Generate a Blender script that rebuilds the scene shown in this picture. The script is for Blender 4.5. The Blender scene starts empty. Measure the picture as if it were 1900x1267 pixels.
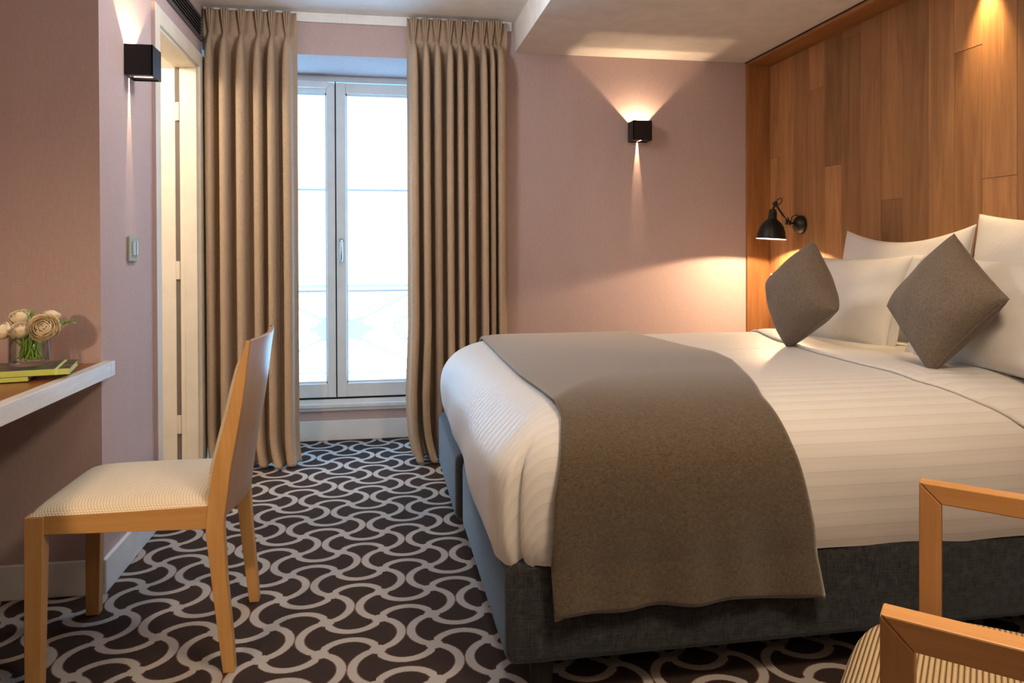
import bpy, bmesh, math, random
from mathutils import Vector, Matrix
random.seed(7)
SC = bpy.context.scene
COL = SC.collection
PI = math.pi

# ------------------------------------------------------------ camera, world, big lights, exposure
F_PX, CY = 1413.83, 485.75
YAW, PIT, ROL = math.radians(9.9635), math.radians(-0.5096), math.radians(-0.1894)
fw = Vector((math.sin(YAW) * math.cos(PIT), math.cos(YAW) * math.cos(PIT), math.sin(PIT)))
rt = Vector((math.cos(YAW), -math.sin(YAW), 0)); up = rt.cross(fw)
rt2 = rt * math.cos(ROL) + up * math.sin(ROL); up2 = up * math.cos(ROL) - rt * math.sin(ROL)
cd = bpy.data.cameras.new('camera'); cam = bpy.data.objects.new('camera', cd); COL.objects.link(cam)
cd.sensor_width = 36; cd.lens = F_PX / 1900 * 36; cd.shift_y = -(633.5 - CY) / 1900
cd.clip_start = 0.05
cam.matrix_world = Matrix(((rt2.x, up2.x, -fw.x, 0), (rt2.y, up2.y, -fw.y, 0), (rt2.z, up2.z, -fw.z, 1.1), (0, 0, 0, 1)))
SC.camera = cam

SKY = 7.8
w = bpy.data.worlds.new('sky'); SC.world = w; w.use_nodes = True
w.node_tree.nodes['Background'].inputs[0].default_value = (0.27, 0.61, 1.0, 1)
w.node_tree.nodes['Background'].inputs[1].default_value = SKY

WARM = (1.0, 0.66, 0.38); WARM2 = (1.0, 0.80, 0.60)


def light(kind, name, loc, energy, col, size=0.02, target=None, spot=None, blend=0.5, sizey=None):
    d = bpy.data.lights.new(name, kind); d.energy = energy; d.color = col
    if kind == 'AREA':
        d.shape = 'DISK' if sizey is None else 'RECTANGLE'; d.size = size
        if sizey: d.size_y = sizey
    else:
        d.shadow_soft_size = size
    if kind == 'SPOT': d.spot_size = math.radians(spot); d.spot_blend = blend
    o = bpy.data.objects.new(name, d); COL.objects.link(o); o.location = loc
    if target is not None:
        o.rotation_euler = (Vector(target) - Vector(loc)).to_track_quat('-Z', 'Y').to_euler()
    return o


po = light('AREA', 'window_portal', (-0.23, 4.80, 1.2), 1, (1, 1, 1), 1.4, (-0.23, 0, 1.2), sizey=2.1)
po.data.cycles.is_portal = True
light('AREA', 'fill_armchair', (0.95, 0.75, 2.215), 26, (1.0, .76, .52), 0.4, (0.95, 0.75, 0))  # added fill above the armchair, lifts its arms and the bed side
light('AREA', 'fill_centre', (0.1, 1.6, 2.375), 3, WARM2, 0.3, (0.1, 2.3, 0))  # unseen warm fill put in under the ceiling, not a room fixture
light('AREA', 'fill_rear', (0.1, -1.4, 2.375), 10, (1.0, .74, .48), 0.5, (0.1, -1.4, 0))  # warm fill added behind the camera, stands for no known lamp
light('AREA', 'fill_bed', (1.35, 2.35, 2.215), 2.5, WARM2, 0.3, (1.35, 2.35, 0))  # weak extra fill over the bed, added to lift the far wall
light('POINT', 'fill_overhead', (0.75, 0.55, 2.05), 15, (1.0, .74, .48), 0.18)  # all-round warm fill added out of view
light('POINT', 'fill_middle', (-0.05, 2.95, 2.2), 20, (1.0, 0.96, 0.94), 0.10)  # near-neutral fill added out of view to brighten far wall and ceiling
light('SPOT', 'desk_lamp_light', (-0.95, 0.95, 1.16), 40, WARM, 0.035, (-0.70, 2.3, 0.30), 100, 1.0)
light('POINT', 'bathroom_light', (-1.45, 3.3, 2.15), 45, (1.0, 0.86, 0.66), 0.08)

vs = SC.view_settings
SC.display_settings.display_device = 'sRGB'
vs.view_transform = 'Standard'; vs.look = 'None'; vs.gamma = 1; vs.exposure = 0.0; vs.use_curve_mapping = False
cy = SC.cycles
cy.max_bounces = 10; cy.diffuse_bounces = 5; cy.transparent_max_bounces = 16; cy.transmission_bounces = 8
cy.glossy_bounces = 4; cy.caustics_reflective = False; cy.caustics_refractive = False
cy.sample_clamp_indirect = 6.0; cy.use_denoising = True


# ------------------------------------------------------------ node helpers
class S:
    """socket wrapper with arithmetic"""
    def __init__(s, nt, v): s.nt = nt; s.v = v
    def _m(s, op, *a):
        n = s.nt.nodes.new('ShaderNodeMath'); n.operation = op
        for i, x in enumerate((s,) + a):
            x = x.v if isinstance(x, S) else x
            if isinstance(x, (int, float)): n.inputs[i].default_value = x
            else: s.nt.links.new(x, n.inputs[i])
        return S(s.nt, n.outputs[0])
    def __add__(s, o): return s._m('ADD', o)
    def __sub__(s, o): return s._m('SUBTRACT', o)
    def __mul__(s, o): return s._m('MULTIPLY', o)
    def __truediv__(s, o): return s._m('DIVIDE', o)
    def fract(s): return s._m('FRACT')
    def floor(s): return s._m('FLOOR')
    def abs(s): return s._m('ABSOLUTE')
    def sqrt(s): return s._m('SQRT')
    def lt(s, o): return s._m('LESS_THAN', o)
    def gt(s, o): return s._m('GREATER_THAN', o)
    def min(s, o): return s._m('MINIMUM', o)
    def max(s, o): return s._m('MAXIMUM', o)
    def mod(s, o): return s._m('FLOORED_MODULO', o)
    def sin(s): return s._m('SINE')


class Mat:
    def __init__(self, name, rough=0.6, spec=0.3):
        self.m = bpy.data.materials.new(name); self.m.use_nodes = True
        self.nt = self.m.node_tree; self.b = self.nt.nodes['Principled BSDF']
        self.b.inputs['Roughness'].default_value = rough
        self.b.inputs['Specular IOR Level'].default_value = spec
    def n(self, t, **k):
        x = self.nt.nodes.new(t)
        for a, v in k.items(): setattr(x, a, v)
        return x
    def link(self, a, b): self.nt.links.new(a.v if isinstance(a, S) else a, b)
    def coord(self, kind='Object', scale=(1, 1, 1), off_random=False):
        tc = self.n('ShaderNodeTexCoord'); mp = self.n('ShaderNodeMapping')
        mp.inputs['Scale'].default_value = scale
        self.link(tc.outputs[kind], mp.inputs[0])
        if off_random:
            oi = self.n('ShaderNodeObjectInfo'); mu = self.n('ShaderNodeVectorMath', operation='SCALE')
            cx = self.n('ShaderNodeCombineXYZ')
            for i in range(3): self.link(oi.outputs['Random'], cx.inputs[i])
            self.link(cx.outputs[0], mu.inputs[0]); mu.inputs['Scale'].default_value = 37.0
            self.link(mu.outputs[0], mp.inputs['Location'])
        return mp.outputs[0]
    def noise(self, vec, scale, detail=3, rough=0.6, dist=0.0):
        x = self.n('ShaderNodeTexNoise'); self.link(vec, x.inputs['Vector'])
        x.inputs['Scale'].default_value = scale; x.inputs['Detail'].default_value = detail
        x.inputs['Roughness'].default_value = rough; x.inputs['Distortion'].default_value = dist
        return S(self.nt, x.outputs['Fac'])
    def ramp(self, fac, stops):
        r = self.n('ShaderNodeValToRGB'); self.link(fac, r.inputs[0])
        e = r.color_ramp.elements
        while len(e) < len(stops): e.new(0.5)
        for el, (p, c) in zip(e, stops): el.position = p; el.color = (*c, 1)
        return r.outputs[0]
    def mix(self, fac, a, b, mode='MIX'):
        x = self.n('ShaderNodeMix', data_type='RGBA', blend_type=mode)
        for s, v in ((x.inputs[0], fac), (x.inputs[6], a), (x.inputs[7], b)):
            v = v.v if isinstance(v, S) else v
            if isinstance(v, tuple): s.default_value = (*v, 1)
            elif isinstance(v, (int, float)): s.default_value = v
            else: self.nt.links.new(v, s)
        return x.outputs[2]
    def base(self, c):
        if isinstance(c, tuple): self.b.inputs['Base Color'].default_value = (*c, 1)
        else: self.link(c, self.b.inputs['Base Color'])
    def bump(self, h, strength=0.3, dist=0.001):
        x = self.n('ShaderNodeBump'); x.inputs['Strength'].default_value = strength
        x.inputs['Distance'].default_value = dist
        self.link(h, x.inputs['Height']); self.link(x.outputs[0], self.b.inputs['Normal'])


def mul(c, k): return tuple(min(1, x * k) for x in c)


def plain(name, col, rough=0.5, metal=0.0, spec=0.4):
    M = Mat(name, rough, spec); M.base(col); M.b.inputs['Metallic'].default_value = metal
    v = M.coord(); nz = M.noise(v, 9, 3)
    M.base(M.ramp(nz, [(0.3, mul(col, 0.94)), (0.7, mul(col, 1.04))]))
    return M.m


def wall_fabric(name, col):
    M = Mat(name, 0.85, 0.15); v = M.coord(scale=(1, 1, 1))
    h = M.noise(M.coord(scale=(60, 60, 420)), 1.0, 2); k = M.noise(M.coord(scale=(420, 420, 40)), 1.0, 2)
    big = M.noise(M.coord(scale=(3.0, 3.0, 0.5)), 1.5, 3)
    mixf = (h + k) * 0.5
    c = M.ramp(mixf, [(0.32, mul(col, 0.90)), (0.68, mul(col, 1.09))])
    c = M.mix(big, c, M.mix(1.0, c, (0.90, 0.86, 0.90), 'MULTIPLY'))
    M.base(c); M.bump(mixf, 0.25, 0.0008)
    return M.m


def weave(name, col, k=1.0, contrast=0.25, rough=0.85, coord='Object', sheen=0.15, bump=0.35, lo=110, hi=560):
    M = Mat(name, rough, 0.15)
    lo *= k; hi *= k
    a = M.noise(M.coord(coord, (hi, lo, lo)), 1.0, 2)
    b = M.noise(M.coord(coord, (lo, lo, hi)), 1.0, 2)
    d = M.noise(M.coord(coord, (lo, hi, lo)), 1.0, 2)
    f = (a + b + d) * 0.3333
    g = a.max(b).max(d)
    h = f * 0.5 + g * 0.5
    M.base(M.ramp(h, [(0.40, mul(col, 1 - contrast)), (0.70, mul(col, 1 + contrast))]))
    M.bump(h, bump, 0.001)
    M.b.inputs['Sheen Weight'].default_value = sheen
    if name == 'charcoal_heather': M.b.inputs['Sheen Tint'].default_value = (.62, .82, 1, 1)
    return M.m


def wood(name, c1, c2, axis='Z', rough=0.42, grain=1.0, rnd=True, var=0.0, spec=0.35):
    M = Mat(name, rough, spec)
    long, short = 1.3 * grain, 16 * grain
    sc = {'X': (long, short, short), 'Y': (short, long, short), 'Z': (short, short, long)}[axis]
    v = M.coord(scale=sc, off_random=rnd)
    a = M.noise(v, 1.3, 5, 0.62, 0.9)
    sc2 = {'X': (9, 330, 330), 'Y': (330, 9, 330), 'Z': (330, 330, 9)}[axis]
    f = M.noise(M.coord(scale=sc2, off_random=rnd), 1.0, 2)
    c = M.ramp(a, [(0.30, c1), (0.52, tuple((x + y) / 2 for x, y in zip(c1, c2))), (0.72, c2)])
    c = M.mix(f, M.mix(1.0, c, (0.80, 0.78, 0.76), 'MULTIPLY'), c)
    if var:
        oi = M.n('ShaderNodeObjectInfo')
        g = S(M.nt, oi.outputs['Random']) * var + (1 - var * 0.5)
        cx = M.n('ShaderNodeCombineXYZ')
        for i in range(3): M.link(g, cx.inputs[i])
        c = M.mix(1.0, c, cx.outputs[0], 'MULTIPLY')
    M.base(c); M.bump(f, 0.12, 0.0006)
    return M.m


# wood colours
M_PLANK = wood('oak_plank', (0.30, 0.142, 0.056), (0.50, 0.262, 0.115), 'Z', 0.45, 1.0, True, 0.75)
M_OAKTRIM_Z = wood('oak_trim_upright', (0.27, 0.115, 0.038), (0.44, 0.205, 0.075), 'Z', 0.4)
M_OAKTRIM_Y = wood('oak_trim_level', (0.27, 0.115, 0.038), (0.44, 0.205, 0.075), 'Y', 0.4)
M_BEECH_Z = wood('beech_upright', (0.50, 0.275, 0.095), (0.64, 0.38, 0.15), 'Z', 0.36, 1.3)
M_BEECH_X = wood('beech_level', (0.50, 0.275, 0.095), (0.64, 0.38, 0.15), 'X', 0.36, 1.3)
M_VENEER = wood('beech_veneer', (0.40, 0.26, 0.17), (0.50, 0.34, 0.22), 'Z', 0.30, 1.0, True, 0, 0.5)
M_ARM = wood('armchair_beech', (0.52, 0.26, 0.09), (0.63, 0.335, 0.13), 'X', 0.38, 1.4)
M_DESKEDGE = wood('limed_edge', (0.66, 0.66, 0.66), (0.82, 0.82, 0.83), 'Y', 0.35, 2.0)
M_DESKTOP = wood('brown_desktop', (0.25, 0.075, 0.025), (0.33, 0.105, 0.035), 'Y', 0.28, 0.6)

M_WALL = wall_fabric('pink_beige_wallcovering', (0.545, 0.440, 0.425))
M_CEIL = plain('ceiling_paint', (0.90, 0.895, 0.88), 0.8, 0, 0.1)
M_WHITE = plain('white_lacquer', (0.85, 0.885, 0.90), 0.42)
M_CREAM = plain('cream_lacquer', (0.80, 0.74, 0.62), 0.45)
M_CREAMWALL = plain('cream_wall', (0.76, 0.70, 0.60), 0.7)
M_BLACK = plain('black_metal', (0.012, 0.011, 0.012), 0.38, 0.2)
M_INNER = plain('lamp_inner_white', (0.85, 0.83, 0.78), 0.4)
M_STEEL = plain('brushed_steel', (0.62, 0.62, 0.64), 0.25, 1.0)
M_GREY = plain('grey_grille', (0.13, 0.125, 0.13), 0.5)
M_DARK = plain('dark_void', (0.02, 0.018, 0.017), 0.9)
M_CURTAIN = weave('curtain_linen', (0.42, 0.315, 0.22), 1.0, 0.16, 0.9, sheen=0.1)
M_THROW = weave('taupe_throw', (0.100, 0.074, 0.046), 0.9, 0.45, 0.9, sheen=0.7, bump=0.6)
M_CUSH = weave('taupe_cushion', (0.178, 0.143, 0.113), 1.0, 0.30, 0.9, bump=0.5)
M_BASE = weave('charcoal_heather', (0.034, 0.034, 0.035), 1.0, 0.75, 0.85, sheen=0.35, bump=0.6, lo=40, hi=480)
M_LEGB = plain('black_leg', (0.012, 0.01, 0.01), 0.5)


def seat_mat(name, col, sx, sy, k=0.5):
    M = Mat(name, 0.8, 0.2)
    tc = M.n('ShaderNodeTexCoord'); sp = M.n('ShaderNodeSeparateXYZ'); M.link(tc.outputs['Object'], sp.inputs[0])
    x, y, z = (S(M.nt, o) for o in sp.outputs)
    a = ((x + z * 0.7) * sx).sin().abs(); b = ((y + z * 0.35) * sy).sin().abs()
    f = a * b
    M.base(M.ramp(f, [(0.0, mul(col, 1 - k)), (0.45, col)])); M.bump(f, 0.55, 0.002)
    return M.m


M_SEAT = seat_mat('cream_weave', (0.84, 0.75, 0.58), PI / 0.0075, PI / 0.0055, 0.32)


def linen_white(name, striped):
    M = Mat(name, 0.55, 0.3)
    if striped:
        tc = M.n('ShaderNodeTexCoord'); sp = M.n('ShaderNodeSeparateXYZ'); M.link(tc.outputs['UV'], sp.inputs[0])
        v = S(M.nt, sp.outputs[1])
        fr = (v / 0.036).fract()
        st = fr.lt(0.42)
        ln = ((fr - 0.42).abs()).lt(0.05)
        c = M.mix(st, (0.73, 0.72, 0.705), (0.695, 0.685, 0.67))
        c = M.mix(ln, c, (0.65, 0.637, 0.62)); M.base(c)
        r = st * -0.22 + 0.62; M.link(r, M.b.inputs['Roughness'])
        M.bump(M.noise(M.coord(scale=(1, 1, 1)), 7, 3) * 1.0 + st * 0.006, 0.22, 0.012)
    else:
        n = M.noise(M.coord(), 9, 4)
        M.base(M.ramp(n, [(0.3, (0.69, 0.675, 0.655)), (0.7, (0.74, 0.725, 0.705))])); M.bump(n, 0.28, 0.012)
    M.b.inputs['Sheen Weight'].default_value = 0.1
    return M.m


M_DUVET = linen_white('striped_satin_sheet', True)
M_PILLOW = linen_white('white_pillow_cotton', False)


def carpet():
    M = Mat('patterned_carpet', 0.95, 0.05)
    tc = M.n('ShaderNodeTexCoord')
    wob = M.n('ShaderNodeTexNoise'); wob.inputs['Scale'].default_value = 260; wob.inputs['Detail'].default_value = 1
    M.link(tc.outputs['Object'], wob.inputs['Vector'])
    sp = M.n('ShaderNodeSeparateXYZ'); M.link(tc.outputs['Object'], sp.inputs[0])
    x, y = S(M.nt, sp.outputs[0]), S(M.nt, sp.outputs[1])
    PX, PY, SH, SV = 0.1578, 0.1835, 0.0675, 0.0650
    RH = ((PX / 2) ** 2 + SH ** 2) / (2 * SH); RV = ((PY / 2) ** 2 + SV ** 2) / (2 * SV)
    u = (x - 0.005 - (y - 2.52) * 0.03) / PX; v = (y - 2.52) / PY
    par = (u.floor() + v.floor()).mod(2.0)
    ax = ((u.fract() - 0.5) * PX).abs(); ay = ((v.fract() - 0.5) * PY).abs()

    def circ(cx, cyy, R):
        dx = ax - cx; dy = ay - cyy
        return ((dx * dx + dy * dy).sqrt() - R).abs()
    in_v = circ(PX / 2 + (RV - SV), 0.0, RV)      # side arcs reaching in
    in_h = circ(0.0, PY / 2 + (RH - SH), RH)      # top and bottom arcs reaching in
    out_h = circ(0.0, PY / 2 - (RH - SH), RH) + ay.lt(PY / 2 - 0.014)
    out_v = circ(PX / 2 - (RV - SV), 0.0, RV) + ax.lt(PX / 2 - 0.014)
    d0 = in_v.min(out_h); d1 = in_h.min(out_v)
    d = d0 * (S(M.nt, par.v) * -1.0 + 1.0) + d1 * par
    # little pad at the crossings
    nx = ax - PX / 2; ny = ay - PY / 2
    dn = (nx * nx + ny * ny).sqrt() - 0.0115
    d = d.min(dn.max(0.0))
    d = d + (S(M.nt, wob.outputs['Fac']) - 0.5) * 0.006
    pile = M.noise(M.coord(), 380, 2)
    dark = M.ramp(pile, [(0.25, (0.022, 0.015, 0.013)), (0.75, (0.060, 0.043, 0.038))])
    lite = M.ramp(pile, [(0.25, (0.310, 0.295, 0.280)), (0.75, (0.460, 0.440, 0.420))])
    c = M.mix(d.lt(0.0148), dark, (0.17, 0.085, 0.05))
    c = M.mix(d.lt(0.0121), c, lite)
    M.base(c); M.bump(pile, 0.6, 0.003)
    return M.m


M_CARPET = carpet()


def pane_mat():
    M = Mat('veiled_glass'); nt = M.nt
    tr = M.n('ShaderNodeBsdfTransparent'); tr.inputs[0].default_value = (1, 1, 1, 1)
    tl = M.n('ShaderNodeBsdfTranslucent'); tl.inputs[0].default_value = (1.0, 0.86, 0.80, 1)
    gl = M.n('ShaderNodeBsdfGlossy'); gl.inputs['Roughness'].default_value = 0.02
    m1 = M.n('ShaderNodeMixShader'); m1.inputs[0].default_value = 0.16
    M.link(tr.outputs[0], m1.inputs[1]); M.link(tl.outputs[0], m1.inputs[2])
    m2 = M.n('ShaderNodeMixShader'); m2.inputs[0].default_value = 0.03
    M.link(m1.outputs[0], m2.inputs[1]); M.link(gl.outputs[0], m2.inputs[2])
    M.link(m2.outputs[0], nt.nodes['Material Output'].inputs[0])
    return M.m


M_PANE = pane_mat()


def glass_mat(name, col=(1, 1, 1), ior=1.45, rough=0.0):
    M = Mat(name, rough, 0.5); M.base(col); M.b.inputs['Transmission Weight'].default_value = 1
    M.b.inputs['IOR'].default_value = ior
    return M.m


def thin_glass(name, col, glossy=0.10):
    M = Mat(name); tr = M.n('ShaderNodeBsdfTransparent'); tr.inputs[0].default_value = (*col, 1)
    gl = M.n('ShaderNodeBsdfGlossy'); gl.inputs['Roughness'].default_value = 0.03
    lw = M.n('ShaderNodeLayerWeight'); lw.inputs[0].default_value = 0.12
    m = M.n('ShaderNodeMixShader'); M.link(S(M.nt, lw.outputs['Fresnel']) * 0.6 + glossy * 0.15, m.inputs[0])
    M.link(tr.outputs[0], m.inputs[1]); M.link(gl.outputs[0], m.inputs[2])
    M.link(m.outputs[0], M.nt.nodes['Material Output'].inputs[0])
    return M.m


M_GLASS = thin_glass('clear_glass', (0.985, 1.0, 0.99)); M_WATER = thin_glass('water', (0.985, 1.0, 0.985), 0.02)


def emis(name, col, s):
    M = Mat(name); M.base((0, 0, 0)); M.b.inputs['Emission Color'].default_value = (*col, 1)
    M.b.inputs['Emission Strength'].default_value = s
    return M.m


M_GLOW = emis('lamp_glow', (1.0, 0.80, 0.55), 6)
M_BULB = emis('bulb_glow', (1.0, 0.82, 0.58), 30)

# ------------------------------------------------------------ mesh helpers
WORLD = {}


def par(o, parent):
    if parent is None: return
    o.parent = parent
    o.matrix_parent_inverse = WORLD.get(parent.name, Matrix.Identity(4)).inverted()


def tag(o, label=None, cat=None, group=None, kind=None):
    if label: o['label'] = label
    if cat: o['category'] = cat
    if group: o['group'] = group
    if kind: o['kind'] = kind
    return o


def empty(name, loc, label=None, cat=None, group=None, rz=0.0):
    o = bpy.data.objects.new(name, None); COL.objects.link(o); o.location = loc; o.rotation_euler = (0, 0, rz)
    o.empty_display_size = 0.05
    WORLD[o.name] = Matrix.Translation(loc) @ Matrix.Rotation(rz, 4, 'Z')
    tag(o, label, cat, group)
    return o


def obj(name, data, mat, parent=None, smooth=False, bevel=0.0, local=False, label=None, seg=2, sub=0):
    """data: bmesh in world coordinates (or in the parent's, local=True)"""
    if isinstance(data, bmesh.types.BMesh):
        bmesh.ops.recalc_face_normals(data, faces=data.faces) if not data.get('keep', False) else None
        me = bpy.data.meshes.new(name); data.to_mesh(me); data.free()
    else:
        me = data
    if mat is not None and len(me.materials) == 0: me.materials.append(mat)
    o = bpy.data.objects.new(name, me); COL.objects.link(o)
    if parent is not None:
        if local: o.parent = parent
        else: par(o, parent)
    if smooth:
        for p in me.polygons: p.use_smooth = True
    if bevel:
        b = o.modifiers.new('bevel', 'BEVEL'); b.width = bevel; b.segments = seg; b.limit_method = 'ANGLE'; b.angle_limit = 0.6
        b.harden_normals = False
    if sub:
        s = o.modifiers.new('sub', 'SUBSURF'); s.levels = sub; s.render_levels = sub
    if label: o['label'] = label
    return o


class BM:
    """thin wrapper so bmesh has .get"""
    pass


def new():
    b = bmesh.new()
    return b


_old_obj = obj


def obj(name, data, mat, parent=None, smooth=False, bevel=0.0, local=False, label=None, seg=2, sub=0, keep=False):
    if isinstance(data, bmesh.types.BMesh):
        if not keep: bmesh.ops.recalc_face_normals(data, faces=data.faces)
        me = bpy.data.meshes.new(name); data.to_mesh(me); data.free(); data = me
    return _old_obj(name, data, mat, parent, smooth, bevel, local, label, seg, sub)


def box(b, x0, x1, y0, y1, z0, z1):
    vs_ = [b.verts.new((x, y, z)) for x in (x0, x1) for y in (y0, y1) for z in (z0, z1)]
    for f in ((0, 1, 3, 2), (4, 6, 7, 5), (0, 4, 5, 1), (2, 3, 7, 6), (0, 2, 6, 4), (1, 5, 7, 3)):
        b.faces.new([vs_[i] for i in f])
    return vs_


def boxes(*L):
    b = new()
    for a in L: box(b, *a)
    return b


def prism(b, pts, axis, a0, a1):
    """pts polygon in the two other axes (order X,Y,Z without axis)"""
    def mk(p, a):
        return {'X': (a, p[0], p[1]), 'Y': (p[0], a, p[1]), 'Z': (p[0], p[1], a)}[axis]
    v0 = [b.verts.new(mk(p, a0)) for p in pts]; v1 = [b.verts.new(mk(p, a1)) for p in pts]
    b.faces.new(v0[::-1]); b.faces.new(v1)
    n = len(pts)
    for i in range(n): b.faces.new((v0[i], v0[(i + 1) % n], v1[(i + 1) % n], v1[i]))


def tube(b, pts, r, n=10, cap=True):
    pts = [Vector(p) for p in pts]; rs = r if isinstance(r, (list, tuple)) else [r] * len(pts)
    rings = []; prev = None
    for i, p in enumerate(pts):
        t = (pts[min(i + 1, len(pts) - 1)] - pts[max(i - 1, 0)]).normalized()
        a = prev if prev is not None else (Vector((0, 0, 1)) if abs(t.z) < 0.9 else Vector((1, 0, 0)))
        u = (a - t * a.dot(t)).normalized(); prev = u; v = t.cross(u)
        rings.append([b.verts.new(p + (u * math.cos(2 * PI * k / n) + v * math.sin(2 * PI * k / n)) * rs[i]) for k in range(n)])
    for A, B in zip(rings, rings[1:]):
        for k in range(n): b.faces.new((A[k], A[(k + 1) % n], B[(k + 1) % n], B[k]))
    if cap: b.faces.new(rings[0][::-1]); b.faces.new(rings[-1])


def lathe(b, prof, c, n=32, axis=Vector((0, 0, 1))):
    """prof list of (r, h) about axis through c"""
    axis = Vector(axis).normalized(); c = Vector(c)
    a = Vector((1, 0, 0)) if abs(axis.x) < 0.9 else Vector((0, 1, 0))
    u = (a - axis * a.dot(axis)).normalized(); v = axis.cross(u)
    rings = []
    for r, h in prof:
        if r < 1e-6: rings.append([b.verts.new(c + axis * h)])
        else: rings.append([b.verts.new(c + axis * h + (u * math.cos(2 * PI * k / n) + v * math.sin(2 * PI * k / n)) * r) for k in range(n)])
    for A, B in zip(rings, rings[1:]):
        for k in range(n):
            k2 = (k + 1) % n
            if len(A) == 1 and len(B) == 1: continue
            if len(A) == 1: b.faces.new((A[0], B[k2], B[k]))
            elif len(B) == 1: b.faces.new((A[k], A[k2], B[0]))
            else: b.faces.new((A[k], A[k2], B[k2], B[k]))


def grid(b, fn, nu, nv, uv=None):
    V = [[b.verts.new(fn(i / nu, j / nv)) for j in range(nv + 1)] for i in range(nu + 1)]
    F = []
    lay = b.loops.layers.uv.verify() if uv else None
    for i in range(nu):
        for j in range(nv):
            f = b.faces.new((V[i][j], V[i + 1][j], V[i + 1][j + 1], V[i][j + 1])); F.append(f)
            if uv:
                for l, (a, c) in zip(f.loops, ((i, j), (i + 1, j), (i + 1, j + 1), (i, j + 1))): l[lay].uv = uv(a / nu, c / nv)
    return V


def struct(name, b, mat, parent=None, **k):
    o = obj(name, b, mat, parent, **k)
    if parent is None: o['kind'] = 'structure'
    return o


def sm(t): t = max(0.0, min(1.0, t)); return t * t * (3 - 2 * t)


def interp(x, pts):
    if x <= pts[0][0]: return pts[0][1]
    for (a, p), (c, q) in zip(pts, pts[1:]):
        if x <= c: return p + (q - p) * (x - a) / (c - a)
    return pts[-1][1]


# ------------------------------------------------------------ room shell
XL, YN, YB, YW = -0.892, 2.68, 4.657, 4.187
ZC, ZS, ZH, XS, XW, XV = 2.391, 2.2256, 2.170, 0.755, 2.1346, 2.2775
XD = -1.62            # wall behind the desk
YR = -2.6
DO0, DO1, DOZ = 3.340, 4.035, 2.052    # door opening
struct('floor', boxes((-2.5, 2.6, YR - .1, 4.78, -0.1, 0)), M_CARPET)
struct('ceiling', boxes((-2.5, 2.6, YR - .1, 4.78, ZC, ZC + .1)), M_CEIL)
struct('ceiling_soffit', boxes((XS, XV + .14, YR, YW, ZS, ZC)), M_CEIL)
struct('wall_far', boxes((0.46, XV + .14, YW, 4.78, 0, ZC), (XL, 0.46, YW, 4.78, ZH, ZC)), M_WALL)
struct('wall_window', boxes((XL, 0.46, YB, 4.78, 0, 0.215)), M_WALL)
struct('wall_left', boxes((XL - .1, XL, YN, DO0, 0, ZC), (XL - .1, XL, DO1, 4.78, 0, ZC), (XL - .1, XL, DO0, DO1, DOZ, ZC)), M_WALL)
struct('wall_alcove', boxes((XD - .1, XL - .1, YN, YN + .1, 0, ZC)), M_WALL)
struct('wall_desk', boxes((XD - .1, XD, YR, YN, 0, ZC)), M_WALL)
struct('wall_rear', boxes((XD - .1, 2.6, YR - .1, YR, 0, ZC)), M_WALL)
struct('wall_right', boxes((XV + .03, XV + .14, 1.2, YW, 0, ZC), (XW, XV + .14, YR, 1.2, 0, ZC)), M_WALL)
struct('wall_bathroom', boxes((-2.5, -2.4, YN + .1, 4.78, 0, ZC), (-2.4, XL - .1, 4.68, 4.78, 0, ZC), (-2.5, XD - .1, YN, YN + .1, 0, ZC)), M_CREAMWALL)
# baseboards
bb = 0.112
struct('baseboard_alcove', boxes((XD, XL + .012, YN - .014, YN, 0, bb)), M_WHITE, bevel=0.003)
struct('baseboard_left', boxes((XL, XL + .014, YN - .012, 3.262, 0, bb)), M_WHITE, bevel=0.003)
struct('baseboard_left_far', boxes((XL, XL + .014, 4.165, YB, 0, bb)), M_WHITE, bevel=0.003)
struct('baseboard_window', boxes((XL, 0.46, YB - .014, YB, 0, 0.118)), M_WHITE, bevel=0.003)
struct('baseboard_far', boxes((0.46, XW, YW - .014, YW, 0, bb)), M_WHITE, bevel=0.003)

# ---- oak lined wall: planks in a boxed recess
trim = struct('trim_1', boxes((XW, XV + .03, YW - .022, YW - .0, 0, ZS)), M_OAKTRIM_Z, bevel=0.001)
struct('trim_2', boxes((XW, XV + .03, 1.2, YW - .022, ZS - .022, ZS - .0005)), M_OAKTRIM_Y, bevel=0.001)
struct('trim_3', boxes((XW, XV + .03, 1.2, 1.222, 0, ZS - .022)), M_OAKTRIM_Z, bevel=0.001)
struct('shadow_gap_strip', boxes((XW - .005, XW - .0005, 1.2, YW - .001, ZS - .006, ZS - .0005)), M_DARK)  # thin dark strip painting the shadow gap along the oak frame's top
panel = struct('wall_oak', boxes((XV + .012, XV + .03, 1.222, YW - .022, 0, ZS - .022)), M_DARK)
edges = [4.165, 4.058, 3.913, 3.752, 3.606, 3.462, 3.307, 3.156, 3.01, 2.853, 2.707, 2.563, 2.401, 2.25, 2.10, 1.95, 1.80, 1.65, 1.50, 1.36, 1.222]
seams = [1.66, 1.25, 0.95, 1.97, 1.55, 2.16, 0.9, 1.345, None, 1.0, 1.90, 1.385, None, 1.7, 1.1, 1.9, 1.3, 1.6, 1.2, 1.8]
for i, (ya, yb) in enumerate(zip(edges, edges[1:])):
    zz = [0.0] + ([seams[i]] if seams[i] else []) + [ZS - .022]
    for j, (z0, z1) in enumerate(zip(zz, zz[1:])):
        pr = 0.0009 * random.random()
        obj('plank', boxes((XV - pr, XV + .012, yb + .0006, ya - .0006, z0 + .0006, z1 - .0006)), M_PLANK, panel, bevel=0.0008, seg=1)

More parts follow.
